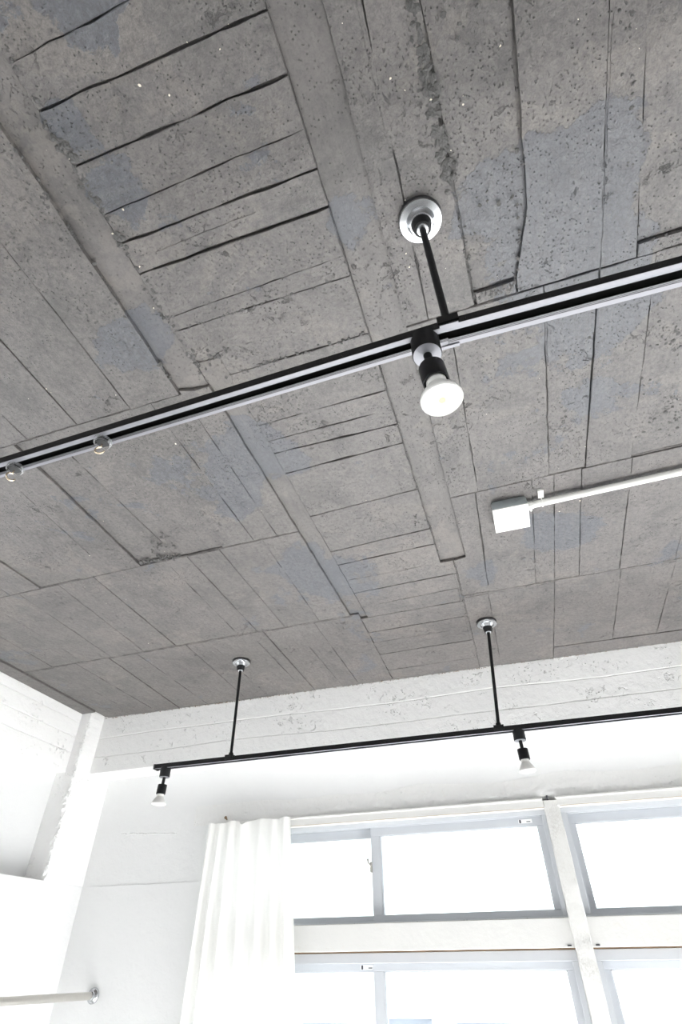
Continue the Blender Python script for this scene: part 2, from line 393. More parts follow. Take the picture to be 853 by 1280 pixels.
def strips(lines, ylo, yhi, dz=None, deep=(), mat=None):
    """boards that run in depth between neighbouring joint lines; ylo, yhi are (a, b): y = a + b x"""
    dz = dz or {}
    for i in range(len(lines) - 1):
        l, r = lines[i], lines[i + 1]
        def corner(ln, yl):
            y = yl[0]
            for _ in range(3): x = line_x(ln, y); y = yl[0] + yl[1] * x
            return (x, y)
        g = 0.0009
        board([corner(l, ylo), corner(r, ylo), corner(r, yhi), corner(l, yhi)], dz.get(i, random.uniform(-0.0018, 0.0018)),
              [g, 0.0019 if i + 1 in deep else 0.0006, g, 0.0019 if i in deep else 0.0006], mat)
T1 = (0.738, -0.014); T2 = (1.402, -0.020); T3 = (2.045, -0.014); TB = (2.797, 0.0); TF = (-0.75, 0.0)
REC = 0.0095
# in front of the first cross joint, from the left wall to the left strip
strips([(-2.40, 0), (-2.24, 0), (-2.07, 0), (-1.90, 0), (-1.73, 0), (-1.56, 0), (-1.385, 0), (-1.214, .014), (-1.029, .001), (-.844, -.005), (-.687, -.007)],
       TF, T1, {9: -0.002}, deep=(8, 9))
board([(-.690, -.75), (-.600, -.75), (-.607, .755), (-.692, .735)], REC, 0.0016, M['strip'], 0.0022)
board([(-.603, .676), (-.533, .678), (-.537, 1.40), (-.540, 2.084), (-.604, 2.081), (-.604, 1.40)], REC, 0.0008, M['strip'], 0.0018)
board([(-.690, .735), (-.605, .76), (-.605, 0.80), (-.690, 0.80)], 0.001, 0.001)
# right of the middle strip
board([(-.154, -.75), (-.066, -.75), (-.058, .75), (-.056, 1.759), (-.146, 1.761), (-.150, .75)], REC, 0.0006, M['strip'], 0.0014)
strips([(-.063, .004), (0.0, -.006)], TF, T1)
board([(.0046, -.75), (.053, -.75), (.110, .735), (-.0044, .737)], .0006, [.0008, .0030, .0008, .0008], None, .0036)
board([(.056, -.75), (.215, -.75), (.2355, .55), (.204, .698), (.110, .702)], REC - 0.002, 0.001, None, 0.0016)
board([(.110, .704), (.204, .700), (.206, .733), (.112, .735)], 0.0, 0.0012)
board([(.217, -.75), (.3735, -.75), (.388, .731), (.207, .733), (.206, .698), (.2375, .55)], -0.001, 0.001)
strips([(.381, .010), (.429, .048)], TF, T1, {0: 0.0005})
board([(.393, -.75), (.620, -.75), (.690, .694), (.464, .698)], REC - 0.002, 0.0008)
board([(.464, .700), (.690, .696), (.692, .727), (.465, .731)], -0.001, 0.0012)
strips([(.655, .05), (.84, .03), (1.02, .02), (1.20, .01), (1.39, 0), (1.57, 0), (1.75, 0), (1.93, 0), (2.1, 0), (2.28, 0), (2.46, 0), (2.75, 0)], TF, T1)
# second bay
strips([(-2.40, 0), (-2.22, 0), (-2.04, 0), (-1.90, 0), (-1.824, .056), (-1.526, -.012), (-1.358, -.034), (-1.253, -.006), (-1.175, .05), (-.874, -.024), (-.792, .009), (-.687, 0), (-.604, 0)],
       T1, T2, {4: 0.004, 7: 0.007, 8: 0.0072}, deep=(4, 7))
strips([(-.063, .005), (.052, -.011), (.270, -.006), (.404, -.024), (.504, .001), (.640, .01), (.80, .01), (.98, 0), (1.16, 0), (1.34, 0), (1.52, 0), (1.70, 0), (1.88, 0), (2.06, 0), (2.24, 0), (2.42, 0), (2.75, 0)], T1, T2, deep=(3,))
# third bay
strips([(-2.40, 0), (-2.22, 0), (-2.074, .022), (-1.86, 0), (-1.627, -.022), (-1.479, -.006), (-1.161, .003), (-1.068, .005), (-.938, .009), (-.741, -.005), (-.605, 0)],
       T2, T3, deep=(5, 7))
board([(-.057, 1.405), (.026, 1.402), (.006, 2.043), (-.106, 2.046), (-.101, 1.775), (-.056, 1.765)], 0.001, 0.0016)
strips([(.075, -.034), (.237, -.021), (.294, -.012), (.357, .003), (.500, .007), (.699, .008), (.90, 0), (1.08, 0), (1.26, 0), (1.44, 0), (1.62, 0), (1.80, 0), (1.98, 0), (2.16, 0), (2.34, 0), (2.75, 0)], T2, T3)
# last bay before the window wall
strips([(-2.40, 0), (-2.24, 0.01), (-2.14, .03), (-1.825, -.027), (-1.754, .015), (-1.391, -.025), (-1.327, .002), (-1.100, .001), (-1.017, -.008), (-.920, .016), (-.780, 0), (-.503, -.031)], T3, TB, deep=(3,))
strips([(-.071, -.017), (.033, -.016), (.322, -.026)], T3, TB)
TE = (2.661, 0.011)
strips([(.322, -.026), (.513, .004), (.72, 0), (.90, 0), (1.1, 0), (1.3, 0), (1.5, 0), (1.7, 0), (1.9, 0), (2.1, 0), (2.3, 0), (2.75, 0)], T3, TE)
board([(.255, 2.667), (2.75, 2.69), (2.75, 2.80), (.25, 2.80)], -0.002, 0.001, None, 0.002)
# short boards laid crosswise between the two long strips
A = [(-.62, 0), (-.46, 0), (-.30, 0), (-.18, 0), (-.075, -.01), (.018, -.027), (.107, .003), (.193, -.012), (.275, -.03), (.348, -.009), (.420, -.007), (.523, -.026), (.573, -.004), (.649, -.025), (.725, -.015), (.812, -.02),
     (.905, -.019), (.975, -.01), (1.034, .005), (1.105, -.034), (1.229, -.011), (1.321, -.053), (1.452, .023), (1.537, -.061), (1.634, -.048), (1.770, -.009), (1.859, -.038), (1.971, -.056),
     (2.085, -.021), (2.218, -.031), (2.332, -.016), (2.457, -.029), (2.570, -.015), (2.66, -.02), (2.797, 0)]
DEEPA = {6, 7, 9, 10, 18, 19, 24, 26, 27, 29}
for i in range(len(A) - 1):
    l, h = A[i], A[i + 1]; ym = (l[0] + h[0]) / 2
    xl = -.606 if ym < 0.68 else (-.536 if ym < 2.085 else -.503 - .031 * ym)
    xr = -.150 if ym < 1.762 else -.071 - .017 * ym
    g0 = 0.0019 if i in DEEPA else 0.0005; g1 = 0.0019 if i + 1 in DEEPA else 0.0005
    board([(xl, l[0] + l[1] * xl), (xr, l[0] + l[1] * xr), (xr, h[0] + h[1] * xr), (xl, h[0] + h[1] * xl)],
          random.uniform(-0.0022, 0.0022), [g0, 0.0016, g1, 0.0012], M['ceilx'], 0.0016)
# dark fillet under the slab edge along the left wall
mk('slab_fillet', MB().box(-2.502, -2.408, YF, 2.676, H - 0.006, H + 0.013, 0.002), M['ceil'], ceiling)

# --- rubble, fins and chips on the ceiling --------------------------
ICO_V = []; ICO_F = []
_b = bmesh.new(); bmesh.ops.create_icosphere(_b, subdivisions=1, radius=1.0); _b.verts.index_update()
ICO_V = [q.co.copy() for q in _b.verts]; ICO_F = [tuple(q.index for q in f.verts) for f in _b.faces]; _b.free()
def lump(mb, c, s, flat=0.5, nrm='z'):
    k = Vector((random.uniform(.6, 1.3), random.uniform(.6, 1.3), random.uniform(.6, 1.2) * flat))
    a = random.uniform(0, 6.28); ca, sa = math.cos(a), math.sin(a)
    vs = []
    for v in ICO_V:
        w = Vector((v.x * k.x, v.y * k.y, v.z * k.z)) * s * random.uniform(.75, 1.2)
        w = Vector((w.x * ca - w.y * sa, w.x * sa + w.y * ca, w.z))
        if nrm == 'y': w = Vector((w.x, w.z, w.y))
        if nrm == 'x': w = Vector((w.z, w.y, w.x))
        vs.append(Vector(c) + w)
    mb.add(vs, ICO_F)
crumbs = MB(); chips = MB(); fins = MB()
def rubble(p0, p1, n, s0, s1, width, bias=0.0):
    for _ in range(n):
        t = random.random(); cl = noise.noise(Vector((t * 9 + p0[0] * 7, p0[1] * 5, 1))) 
        if cl < -0.15 and random.random() < 0.7: continue
        x = p0[0] + (p1[0] - p0[0]) * t + random.gauss(bias, width); y = p0[1] + (p1[1] - p0[1]) * t + random.gauss(0, width)
        lump(crumbs, (x, y, H + 0.0006), random.uniform(s0, s1), 0.55)
def fin(p0, p1, w=0.004, h=0.003, n=60, amp=0.002, z=H):
    p0 = Vector((*p0, 0)); p1 = Vector((*p1, 0)); d = (p1 - p0).normalized(); q = Vector((-d.y, d.x, 0)); v = []; f = []
    for i in range(n + 1):
        t = i / n; c = p0 + (p1 - p0) * t + q * (noise.noise(Vector((t * n * .35, p0.x * 5, p0.y * 3))) * amp)
        k = 0.55 + 0.75 * noise.noise(Vector((t * n * .5, p0.x * 9, 4))) ; k = max(0.05, k); ww = w * random.uniform(.7, 1.3)
        v += [c - q * ww + Vector((0, 0, z + 0.003)), c + q * (random.uniform(-.3, .3) * ww) + Vector((0, 0, z - h * k)), c + q * ww + Vector((0, 0, z + 0.003))]
    for i in range(n):
        for a in (0, 1): f.append((3 * i + a, 3 * i + a + 1, 3 * i + a + 4, 3 * i + a + 3))
    fins.add(v, f)
rubble((.072, 0.05), (.099, .46), 170, .003, .0105, .006, -.005)
rubble((.099, .46), (.110, .71), 40, .002, .005, .004)
rubble((.11, .715), (.20, .715), 28, .003, .006, .006)
rubble((.232, .45), (.206, .72), 36, .002, .005, .003, .003)
rubble((-.602, -.1), (-.606, .70), 260, .0022, .0082, .0055, .005)
rubble((-.690, .10), (-.692, .70), 190, .002, .0078, .007, -.008)
rubble((-.604, .68), (-.50, .66), 26, .003, .007, .008)
rubble((-.150, .80), (-.150, 1.7), 60, .0016, .004, .003, -.004)
rubble((-.058, .2), (-.056, .7), 34, .0016, .0035, .003, .002)
rubble((-1.26, 1.405), (-1.09, 1.41), 70, .0025, .008, .008)
rubble((.41, .25), (.47, .76), 44, .0018, .0045, .008)
rubble((.46, .712), (.69, .71), 34, .003, .006, .007)
rubble((-.57, .575), (-.20, .573), 70, .0018, .0045, .0035)
rubble((-.55, .735), (-.16, .725), 70, .0018, .005, .004)
rubble((-.53, .87), (-.18, .84), 44, .002, .005, .01)
rubble((-.103, 1.78), (-.116, 2.66), 60, .0016, .004, .003)
rubble((.387, 1.15), (.375, 1.38), 20, .002, .004, .002)
rubble((.05, .9), (.035, 1.4), 34, .0014, .003, .0025)
rubble((-.2, 1.40), (-.19, 1.52), 22, .002, .004, .01)
for (x, y, r, n) in ((-.33, .24, .018, 12), (.27, 1.17, .05, 26), (.45, 1.1, .06, 24), (.55, .98, .05, 22), (.42, .9, .04, 12), (.62, 1.25, .07, 30), (.66, 1.62, .05, 22), (-1.12, 1.33, .05, 34), (-.40, .88, .05, 22), (.14, .2, .06, 12), (.3, .45, .05, 14), (.16, .5, .05, 10)):
    for _ in range(n):
        lump(crumbs, (x + random.gauss(0, r * .6), y + random.gauss(0, r * .6), H + 0.0012), random.uniform(.0022, .006), 0.4)
for _ in range(900):
    lump(crumbs, (random.uniform(-2.3, 1.0), random.uniform(-.05, 2.7), H + 0.0012), random.uniform(.0008, .0022), 0.5)
for (p0, p1, w, h, n) in (((-2.4, .772), (-.70, .748), .004, .003, 110), ((-.05, .739), (.21, .735), .003, .0025, 30),
        ((-2.4, 1.445), (-.61, 1.414), .0035, .002, 110), ((-.04, 1.403), (.85, 1.372), .0035, .0025, 70),
        ((-2.4, 2.079), (-.60, 2.053), .004, .0028, 120), ((-2.4, 2.088), (-.60, 2.062), .003, .002, 120), ((-.10, 2.05), (.9, 2.032), .004, .0028, 80), ((-.10, 2.062), (.9, 2.044), .003, .002, 80),
        ((-.098, 1.77), (-.117, 2.66), .0045, .0035, 80), ((-.112, 1.77), (-.131, 2.66), .003, .002, 80),
        ((-.012, .0), (-.009, .34), .002, .0012, 40), ((-.70, .02), (-.70, .735), .002, .002, 50),
        ((-.845, .2), (-.848, .74), .0025, .0018, 50), ((.390, .2), (.389, .74), .002, .0015, 50), ((.27, .83), (.262, 1.39), .0022, .0016, 50),
        ((-.54, .392), (-.3, .385), .003, .0015, 20)):
    fin(p0, p1, w, h, n)
fin((.86, 1.44), (.52, 1.66), .0035, .0015, 30, .0005); fin((.86, 1.48), (.55, 1.69), .0035, .0015, 30, .0005)
fin((-.78, 1.68), (-.74, 1.52), .005, .0016, 16, .0005)
CH = [(-.405, .125), (-.36, .155), (-.3, .11), (-.25, .13), (-.22, .105), (-.5, .2), (-.56, .3), (-.602, .33), (-.60, .18), (-.595, .41), (-.69, .43), (-.692, .37), (.02, .25), (.04, .28), (.085, .31), (.09, .33), (.108, .40), (.13, .33), (.20, .2), (.205, .27),
      (.33, .27), (.30, .68), (.27, .70), (.34, .62), (-.01, .5), (-.02, .56), (-.015, .6), (-.86, .69), (-.96, .8), (-1.02, .62), (-.62, .50), (-.8, .9), (.10, 1.08), (.24, 1.0), (.37, 1.3), (-.25, 1.2), (-.5, 1.1), (-1.1, 1.4), (-1.4, 1.3), (-1.6, 2.0), (-.9, 2.05), (.36, 1.55), (.29, 1.6), (.48, 1.62)]
for (x, y) in CH:
    lump(chips, (x + random.gauss(0, .004), y + random.gauss(0, .004), H - 0.0002), random.uniform(.0012, .0027), 0.45)
for _ in range(210):
    lump(chips, (random.uniform(-1.9, .9), random.uniform(-.03, 2.6), H + 0.0006), random.uniform(.0005, .0014), 0.5)
SF = {'kind': 'stuff'}
mk('mortar_crumbs', crumbs, M['crumb'], ceiling, props=SF)
mk('mortar_fins', fins, M['ceil'], ceiling, props=SF)
mk('paint_flakes', chips, M['chip'], ceiling, props=SF)

# --- window wall -----------------------------------------------------
WX0, WX1, WZ0, WZ1 = -1.66, 1.83, -0.78, 0.602
wb = MB()
wb.box(XL - 0.2, WX0, YB, YB + 0.2, -1.5, 0.9).box(WX1, XR + 0.2, YB, YB + 0.2, -1.5, 0.9)
wb.box(WX0, WX1, YB, YB + 0.2, WZ1, 0.9).box(WX0, WX1, YB, YB + 0.2, -1.5, WZ0)
wall_back = struct('wall_back', wb, M['wall'])
mk('beam', MB().box(-2.56, XR + 0.2, 2.803, YB + 0.2, 0.888, H + 0.02), M['wall_rough'], wall_back)
def wall_board(x0, x1, z0, z1, dy=0.0, zt0=0.0, zt1=0.0):
    """board-marked face on the beam, edges jittered; zt: drop of the joint at the left and right"""
    n = max(3, int((x1 - x0) / 0.09)); top = []; bot = []
    for i in range(n + 1):
        x = x0 + (x1 - x0) * i / n
        j = lambda k: noise.noise(Vector((x * 23, k, 1.7))) * 0.002 + noise.noise(Vector((x * 1.6, k, 4.7))) * 0.012
        top.append((x, z1 + j(round(z1 * 10)))); bot.append((x, z0 + j(round(z0 * 10))))
    y = 2.797 + dy; ring = bot + top[::-1]; m = len(ring); cz = (z0 + z1) / 2
    v = [(x, y, z + (0.003 if z < cz else -0.003)) for x, z in ring] + [(x, y + 0.003, z) for x, z in ring] + [(x, 2.806, z) for x, z in ring]
    f = [tuple(range(m))] + [(r * m + k, r * m + (k + 1) % m, (r + 1) * m + (k + 1) % m, (r + 1) * m + k) for r in (0, 1) for k in range(m)]
    mb = MB(); mb.add(v, f); mk('concrete_board', mb, M['wall_rough'], wall_back)
wall_board(-2.434, 2.9, 1.082, H + 0.006, -0.0004); wall_board(-2.434, 2.9, 0.974, 1.0805, 0.0006); wall_board(-2.434, 2.9, 0.884, 0.9728, 0.0)
# plaster skim below the mid-height line, and a crack ledge
mk('plaster_skim', MB().box(-2.434, WX0 - 0.03, YB - 0.003, YB + 0.01, -1.5, 0.349, 0.0012), M['wall'], wall_back)
def ledge(mb, p0, p1, nrm, w, h, n=50):
    p0 = Vector(p0); p1 = Vector(p1); nv = Vector(nrm); v = []; f = []
    for i in range(n + 1):
        t = i / n; c = p0 + (p1 - p0) * t + Vector((0, 0, noise.noise(Vector((t * 14, p0.z * 9, p0.x))) * 0.004))
        k = max(0.1, 0.6 + noise.noise(Vector((t * 22, 3, p0.x))))
        v += [c + Vector((0, 0, w)) - nv * .002, c + nv * h * k, c + Vector((0, 0, -w * .4)) - nv * .002]
    for i in range(n):
        for a in (0, 1): f.append((3 * i + a, 3 * i + a + 1, 3 * i + a + 4, 3 * i + a + 3))
    mb.add(v, f)
lm = MB(); ledge(lm, (-2.26, YB, .590), (-1.90, YB, .572), (0, -1, 0), .012, .004)
mk('plaster_ridge', lm, M['wall'], wall_back, props=SF)
# knobbly plaster hanging over the window head
pl = MB(); nu, nv = 420, 16; v = []; f = []
for i in range(nu + 1):
    x = -1.80 + 3.75 * i / nu
    env = min(1.0, max(0.0, (x + 1.76) / 0.9)) 
    zb = 0.603 + 0.006 * noise.noise(Vector((x * 6, 2, 0))); zt = 0.700 + 0.03 * noise.noise(Vector((x * 3, 5, 0)))
    for j in range(nv + 1):
        t = j / nv; z = zb + (zt - zb) * t
        prof = math.sin(min(1.0, t * 3.2) * math.pi / 2) * (1 - t) ** 1.2
        q = Vector((x * 14, z * 20, 0)); nn = noise.fractal(q, 0.9, 2.1, 4) * 0.5 + 0.5; cell = noise.noise(Vector((x * 34, z * 46, 7)))
        d = prof * env * (0.014 + 0.026 * max(0, nn) + 0.010 * max(0, cell))
        v.append((x, YB - 0.001 - d, z))
for i in range(nu):
    for j in range(nv):
        a = i * (nv + 1) + j; f.append((a, a + 1, a + nv + 2, a + nv + 1))
pl.add(v, f); o = mk('rough_plaster', pl, M['plaster'], wall_back, smooth=True)
# ragged paint edge at the ceiling
be = MB(); we = MB()
for _ in range(420):
    x = random.uniform(-2.43, 1.6)
    lump(be, (x, 2.797 + random.uniform(-.003, .002), H - random.uniform(0, .004)), random.uniform(.0015, .0035), 0.8)
for _ in range(60):
    x = random.choice((-1.75, -1.3, -.9, -.5, .3)) + random.gauss(0, .12)
    lump(we, (x, 2.796, H - random.uniform(.001, .008)), random.uniform(.003, .007), 0.6, 'y')
mk('brown_crust', be, M['brown'], wall_back, props=SF); mk('paint_beads', we, M['plaster'], wall_back, props=SF)

# --- left wall, corner column -----------------------------------------
wl = MB()          # opening added to bring in light, in the unseen part towards the camera
wl.box(XL - .2, XL, 1.75, YB + .2, -1.5, .88).box(XL - .2, XL, YF, .4, -1.5, .88).box(XL - .2, XL, .4, 1.75, -1.5, -.9)
wall_left = struct('wall_left', wl, M['wall'])
mk('beam', MB().box(XL - 0.2, -2.505, YF, YB + 0.2, 0.866, H + 0.02), M['wall_rough'], wall_left)
def left_board(y0, y1, z0, z1, dx=0.0):
    n = max(3, int((y1 - y0) / 0.09)); top = []; bot = []
    for i in range(n + 1):
        y = y0 + (y1 - y0) * i / n; j = lambda k: noise.noise(Vector((y * 23, k, 4.1))) * 0.002
        top.append((y, z1 + j(z1 * 50))); bot.append((y, z0 + j(z0 * 50)))
    x = -2.500 + dx; ring = bot + top[::-1]; m = len(ring); cz = (z0 + z1) / 2
    v = [(x, y, z + (0.0025 if z < cz else -0.0025)) for y, z in ring] + [(x - 0.0025, y, z) for y, z in ring] + [(-2.508, y, z) for y, z in ring]
    f = [tuple(range(m))] + [(r * m + k, r * m + (k + 1) % m, (r + 1) * m + (k + 1) % m, (r + 1) * m + k) for r in (0, 1) for k in range(m)]
    mb = MB(); mb.add(v, f); mk('concrete_board', mb, M['wall_rough'], wall_left)
left_board(YF, 2.68, 1.144, H + 0.006, -.0008); left_board(YF, 2.68, 1.060, 1.1425, .0006); left_board(YF, 2.68, .972, 1.0585, -.0004); left_board(YF, 2.68, .863, .9705, .001)
mk('lining', MB().box(XL - 0.02, -2.4325, 1.75, YB + 0.02, -1.5, 0.352, 0.003), M['wall'], wall_left)
mk('lining', MB().box(XL - 0.02, -2.4325, YF, .4, -1.5, 0.352, 0.003).box(XL - 0.02, -2.4325, .405, 1.745, -1.5, -.9, .003), M['wall'], wall_left)
cm = MB(); nz = 150; prof0 = [(-2.57, 2.676), (-2.50, 2.676), (-2.462, 2.676), (-2.446, 2.677), (-2.437, 2.680), (-2.4345, 2.690), (-2.434, 2.71), (-2.434, 2.80), (-2.434, 3.0)]
v = []; f = []
for i in range(nz + 1):
    z = 0.30 + (H + 0.02 - 0.30) * i / nz
    for k, (x, y) in enumerate(prof0):
        a = {2: .3, 3: 1.0, 4: 1.3, 5: 1.0, 6: .3}.get(k, 0.0)
        n1 = noise.fractal(Vector((z * 55, k * .9, 2)), 0.8, 2.1, 3); n2 = noise.fractal(Vector((z * 55, k * .9, 9)), 0.8, 2.1, 3)
        lo = noise.noise(Vector((z * 9, 0, 3))) * .004
        v.append((x + a * (n1 * .0055 + lo) - a * .002, y + a * (-n2 * .0055) + a * .002, z))
for i in range(nz):
    for k in range(len(prof0) - 1):
        a = i * len(prof0) + k; f.append((a, a + 1, a + len(prof0) + 1, a + len(prof0)))
cm.add(v, f); mk('corner_column', cm, M['wall_rough'], wall_left)
cc = MB()
for _ in range(150):
    z = random.uniform(.38, 1.19); cl = noise.noise(Vector((z * 8, 1, 1)))
    if cl < -.1: continue
    lump(cc, (-2.436 + random.gauss(0, .003), 2.678 + random.gauss(0, .003), z), random.uniform(.002, .0055), 0.8)
mk('arris_crumbs', cc, M['plaster'], wall_left, props=SF)

# --- the walls out of view ------------------------------------------------
wr = MB(); wr.box(XR, XR + 0.2, YF - .2, 1.5, -1.5, H + .02).box(XR, XR + .2, 2.88, YB + .2, -1.5, H + .02).box(XR, XR + .2, 1.5, 2.88, -1.5, -1.3).box(XR, XR + .2, 1.5, 2.88, 1.1, H + .02)  # unseen opening in the right wall, added to let the sun in
struct('wall_right', wr, M['wall'])
wf = MB(); wf.box(XL - 0.2, XR + 0.2, YF - 0.2, YF, -1.5, -.45).box(XL - 0.2, XR + 0.2, YF - 0.2, YF, 1.1, H + 0.02).box(XL - 0.2, -2.2, YF - 0.2, YF, -.45, 1.1).box(2.3, XR + 0.2, YF - 0.2, YF, -.45, 1.1)  # opening behind the camera, added as fill light for the window wall
struct('wall_front', wf, M['wall'])

# --- window joinery -----------------------------------------------------
def jbox(x0, x1, y0, y1, z0, z1, n=40, amp=0.0015, axis='x', b=0.003):
    """painted timber with slightly uneven arrises"""
    mb = MB(); v = []; f = []
    if axis == 'x': ring = [(y0 + b, z0), (y0, z0 + b), (y0, z1 - b), (y0 + b, z1), (y1, z1), (y1, z0)]
    else: ring = [(x0, y0 + b), (x0 + b, y0), (x1 - b, y0), (x1, y0 + b), (x1, y1), (x0, y1)]
    m = len(ring)
    for i in range(n + 1):
        t = i / n
        for k, (a, c) in enumerate(ring):
            j = noise.noise(Vector((t * n * .6, k * 3.1, x0 * 7 + z0))) * amp
            if axis == 'x': v.append((x0 + (x1 - x0) * t, a + j * (k < 4), c + j * (k < 4)))
            else: v.append((a + j * (k < 4), c + j * (k < 4), z0 + (z1 - z0) * t))
    for i in range(n):
        for k in range(m): f.append((i * m + k, i * m + (k + 1) % m, (i + 1) * m + (k + 1) % m, (i + 1) * m + k))
    f += [tuple(range(m)), tuple(n * m + k for k in range(m))]
    mb.add(v, f); return mb
trim_1 = struct('trim_1', jbox(-1.66, 0.046, 2.950, 3.10, 0.563, 0.604, 40, .0012), M['wood'])
mk('rail_lip', jbox(-1.66, 0.040, 2.944, 2.952, 0.592, 0.602, 30, .001), M['wood'], trim_1)
trim_2 = struct('trim_2', jbox(0.108, 1.83, 2.950, 3.10, 0.566, 0.606, 40, .0012), M['wood'])
mk('rail_lip', jbox(0.104, 1.83, 2.944, 2.952, 0.594, 0.604, 30, .001), M['wood'], trim_2)
trim_3 = struct('trim_3', jbox(0.046, 0.115, 2.958, 3.11, -0.78, 0.592, 60, .0016, 'z', .004), M['wood_crackle'])
mk('dark_slot_box', MB().box(.066, .074, 2.952, 2.99, .594, .612, .001), M['ink'], trim_3)  # dark box standing in for the shade of an open slot
trim_4 = struct('trim_4', jbox(-1.66, 0.046, 2.982, 3.10, 0.056, 0.157, 40, .0012), M['wood'])
trim_5 = struct('trim_5', jbox(0.115, 1.83, 2.982, 3.10, 0.056, 0.158, 40, .0012), M['wood'])
for t, x0, x1 in ((trim_4, -1.66, .046), (trim_5, .115, 1.83)):
    mk('rusty_joint', MB().box(x0, x1, 2.9835, 3.09, .0530, .0562), M['brown'], t)
for t, x0, x1, z in ((trim_1, -1.66, .046, .5625), (trim_2, .116, 1.83, .5655)):
    mk('dark_joint', MB().box(x0, x1, 2.9505, 2.954, z - .0008, z + .001), M['tan_line'], t)
cc = MB()
for _ in range(90): lump(cc, (random.uniform(-1.2, 1.0), 2.986 + random.uniform(0, .02), .1575), random.uniform(.001, .0028), .5)
mk('paint_crumbs', cc, M['crumb'], trim_4, props=SF)
for (x, t) in ((.026, trim_4), (.135, trim_5)):
    mk('screw_head', MB().box(x - .008, x + .008, 2.9795, 2.985, .062, .067, .001), M['ink'], t)
trim_6 = struct('trim_6', jbox(-1.72, 1.88, 2.93, 3.12, -0.815, -0.78, 30, .001), M['wood'])

def window(n, x0, x1, z0, z1, ft, fb, fs, meet, stick=None, lock=False):
    """sliding aluminium window: outer frame, two sashes with a pane each"""
    y0, y1 = 3.004, 3.095
    fr = MB(); fr.box(x0, x1, y0, y1, z1 - ft, z1, .0015).box(x0, x1, y0, y1, z0, z0 + fb, .0015).box(x0, x0 + fs, y0, y1, z0 + fb, z1 - ft, .0015).box(x1 - fs, x1, y0, y1, z0 + fb, z1 - ft, .0015)
    fr.box(x0 + fs, x1 - fs, y0 + .004, y0 + .010, z1 - ft - .004, z1 - ft).box(x0 + fs, x0 + fs + .005, y0 + .004, y0 + .010, z0 + fb, z1 - ft).box(x1 - fs - .005, x1 - fs, y0 + .004, y0 + .010, z0 + fb, z1 - ft)
    w = struct('window_%d' % n, fr, M['alu'])
    zi0, zi1 = z0 + fb, z1 - ft; xi0, xi1 = x0 + fs, x1 - fs; out = []
    rail_t = 0.027 if n > 2 else 0.038; rail_b = 0.022; st = 0.027
    for k, (a, b, ya) in enumerate(((xi0, meet + .028, 3.052), (meet - .018, xi1, 3.022))):
        s = MB(); yb = ya + .026
        l_st = 0.045 if k == 1 else st; r_st = st
        s.box(a, b, ya, yb, zi1 - rail_t, zi1, .0015).box(a, b, ya, yb, zi0, zi0 + rail_b, .0015).box(a, a + l_st, ya, yb, zi0 + rail_b, zi1 - rail_t, .0015).box(b - r_st, b, ya, yb, zi0 + rail_b, zi1 - rail_t, .0015)
        s.box(a + l_st, b - r_st, ya + .004, ya + .009, zi1 - rail_t - .004, zi1 - rail_t).box(a + l_st, a + l_st + .004, ya + .004, ya + .009, zi0 + rail_b, zi1 - rail_t).box(b - r_st - .004, b - r_st, ya + .004, ya + .009, zi0 + rail_b, zi1 - rail_t)
        so = mk('sash', s, M['alu'], w); out.append((so, a, b, ya))
        mk('pane', MB().box(a + l_st - .005, b - r_st + .005, ya + .011, ya + .015, zi0 + rail_b - .005, zi1 - rail_t + .005), M['glass'], so)
    if lock:
        so, a, b, ya = out[1]; zc = (zi0 + zi1) / 2 + .02
        lm = MB(); lm.box(a - .008, a + .004, ya - .008, ya + .012, zc - .022, zc + .022, .003)
        lm.tube([(a - .004, ya - .008, zc + .004), (a - .012, ya - .016, zc + .016), (a - .014, ya - .022, zc + .034)], .0045, 10)
        mk('crescent_lock', lm, M['steel'], so)
    if stick:
        so, a, b, ya = out[stick[0]]; xs, zs = stick[1], zi1 - rail_t * .5
        l = MB().box(xs, xs + .062, ya - .0006, ya + .0004, zs - .008, zs + .008); st_ = mk('sticker', l, M['paper'], so)
        k = MB(); k.box(xs + .003, xs + .012, ya - .001, ya - .0004, zs - .007, zs + .007).box(xs + .036, xs + .054, ya - .001, ya - .0004, zs - .004, zs - .0005)
        mk('sticker_print', k, M['ink'], so)
    return w
window(1, -1.66, .046, .157, .563, .020, .008, .018, -.790, (1, -.082), True)
window(2, .115, 1.83, .158, .566, .020, .008, .024, .965)
window(3, -1.66, .046, -.78, .052, .036, .03, .022, -.800, (0, -.885))
window(4, .115, 1.83, -.78, .052, .036, .03, .022, .965)

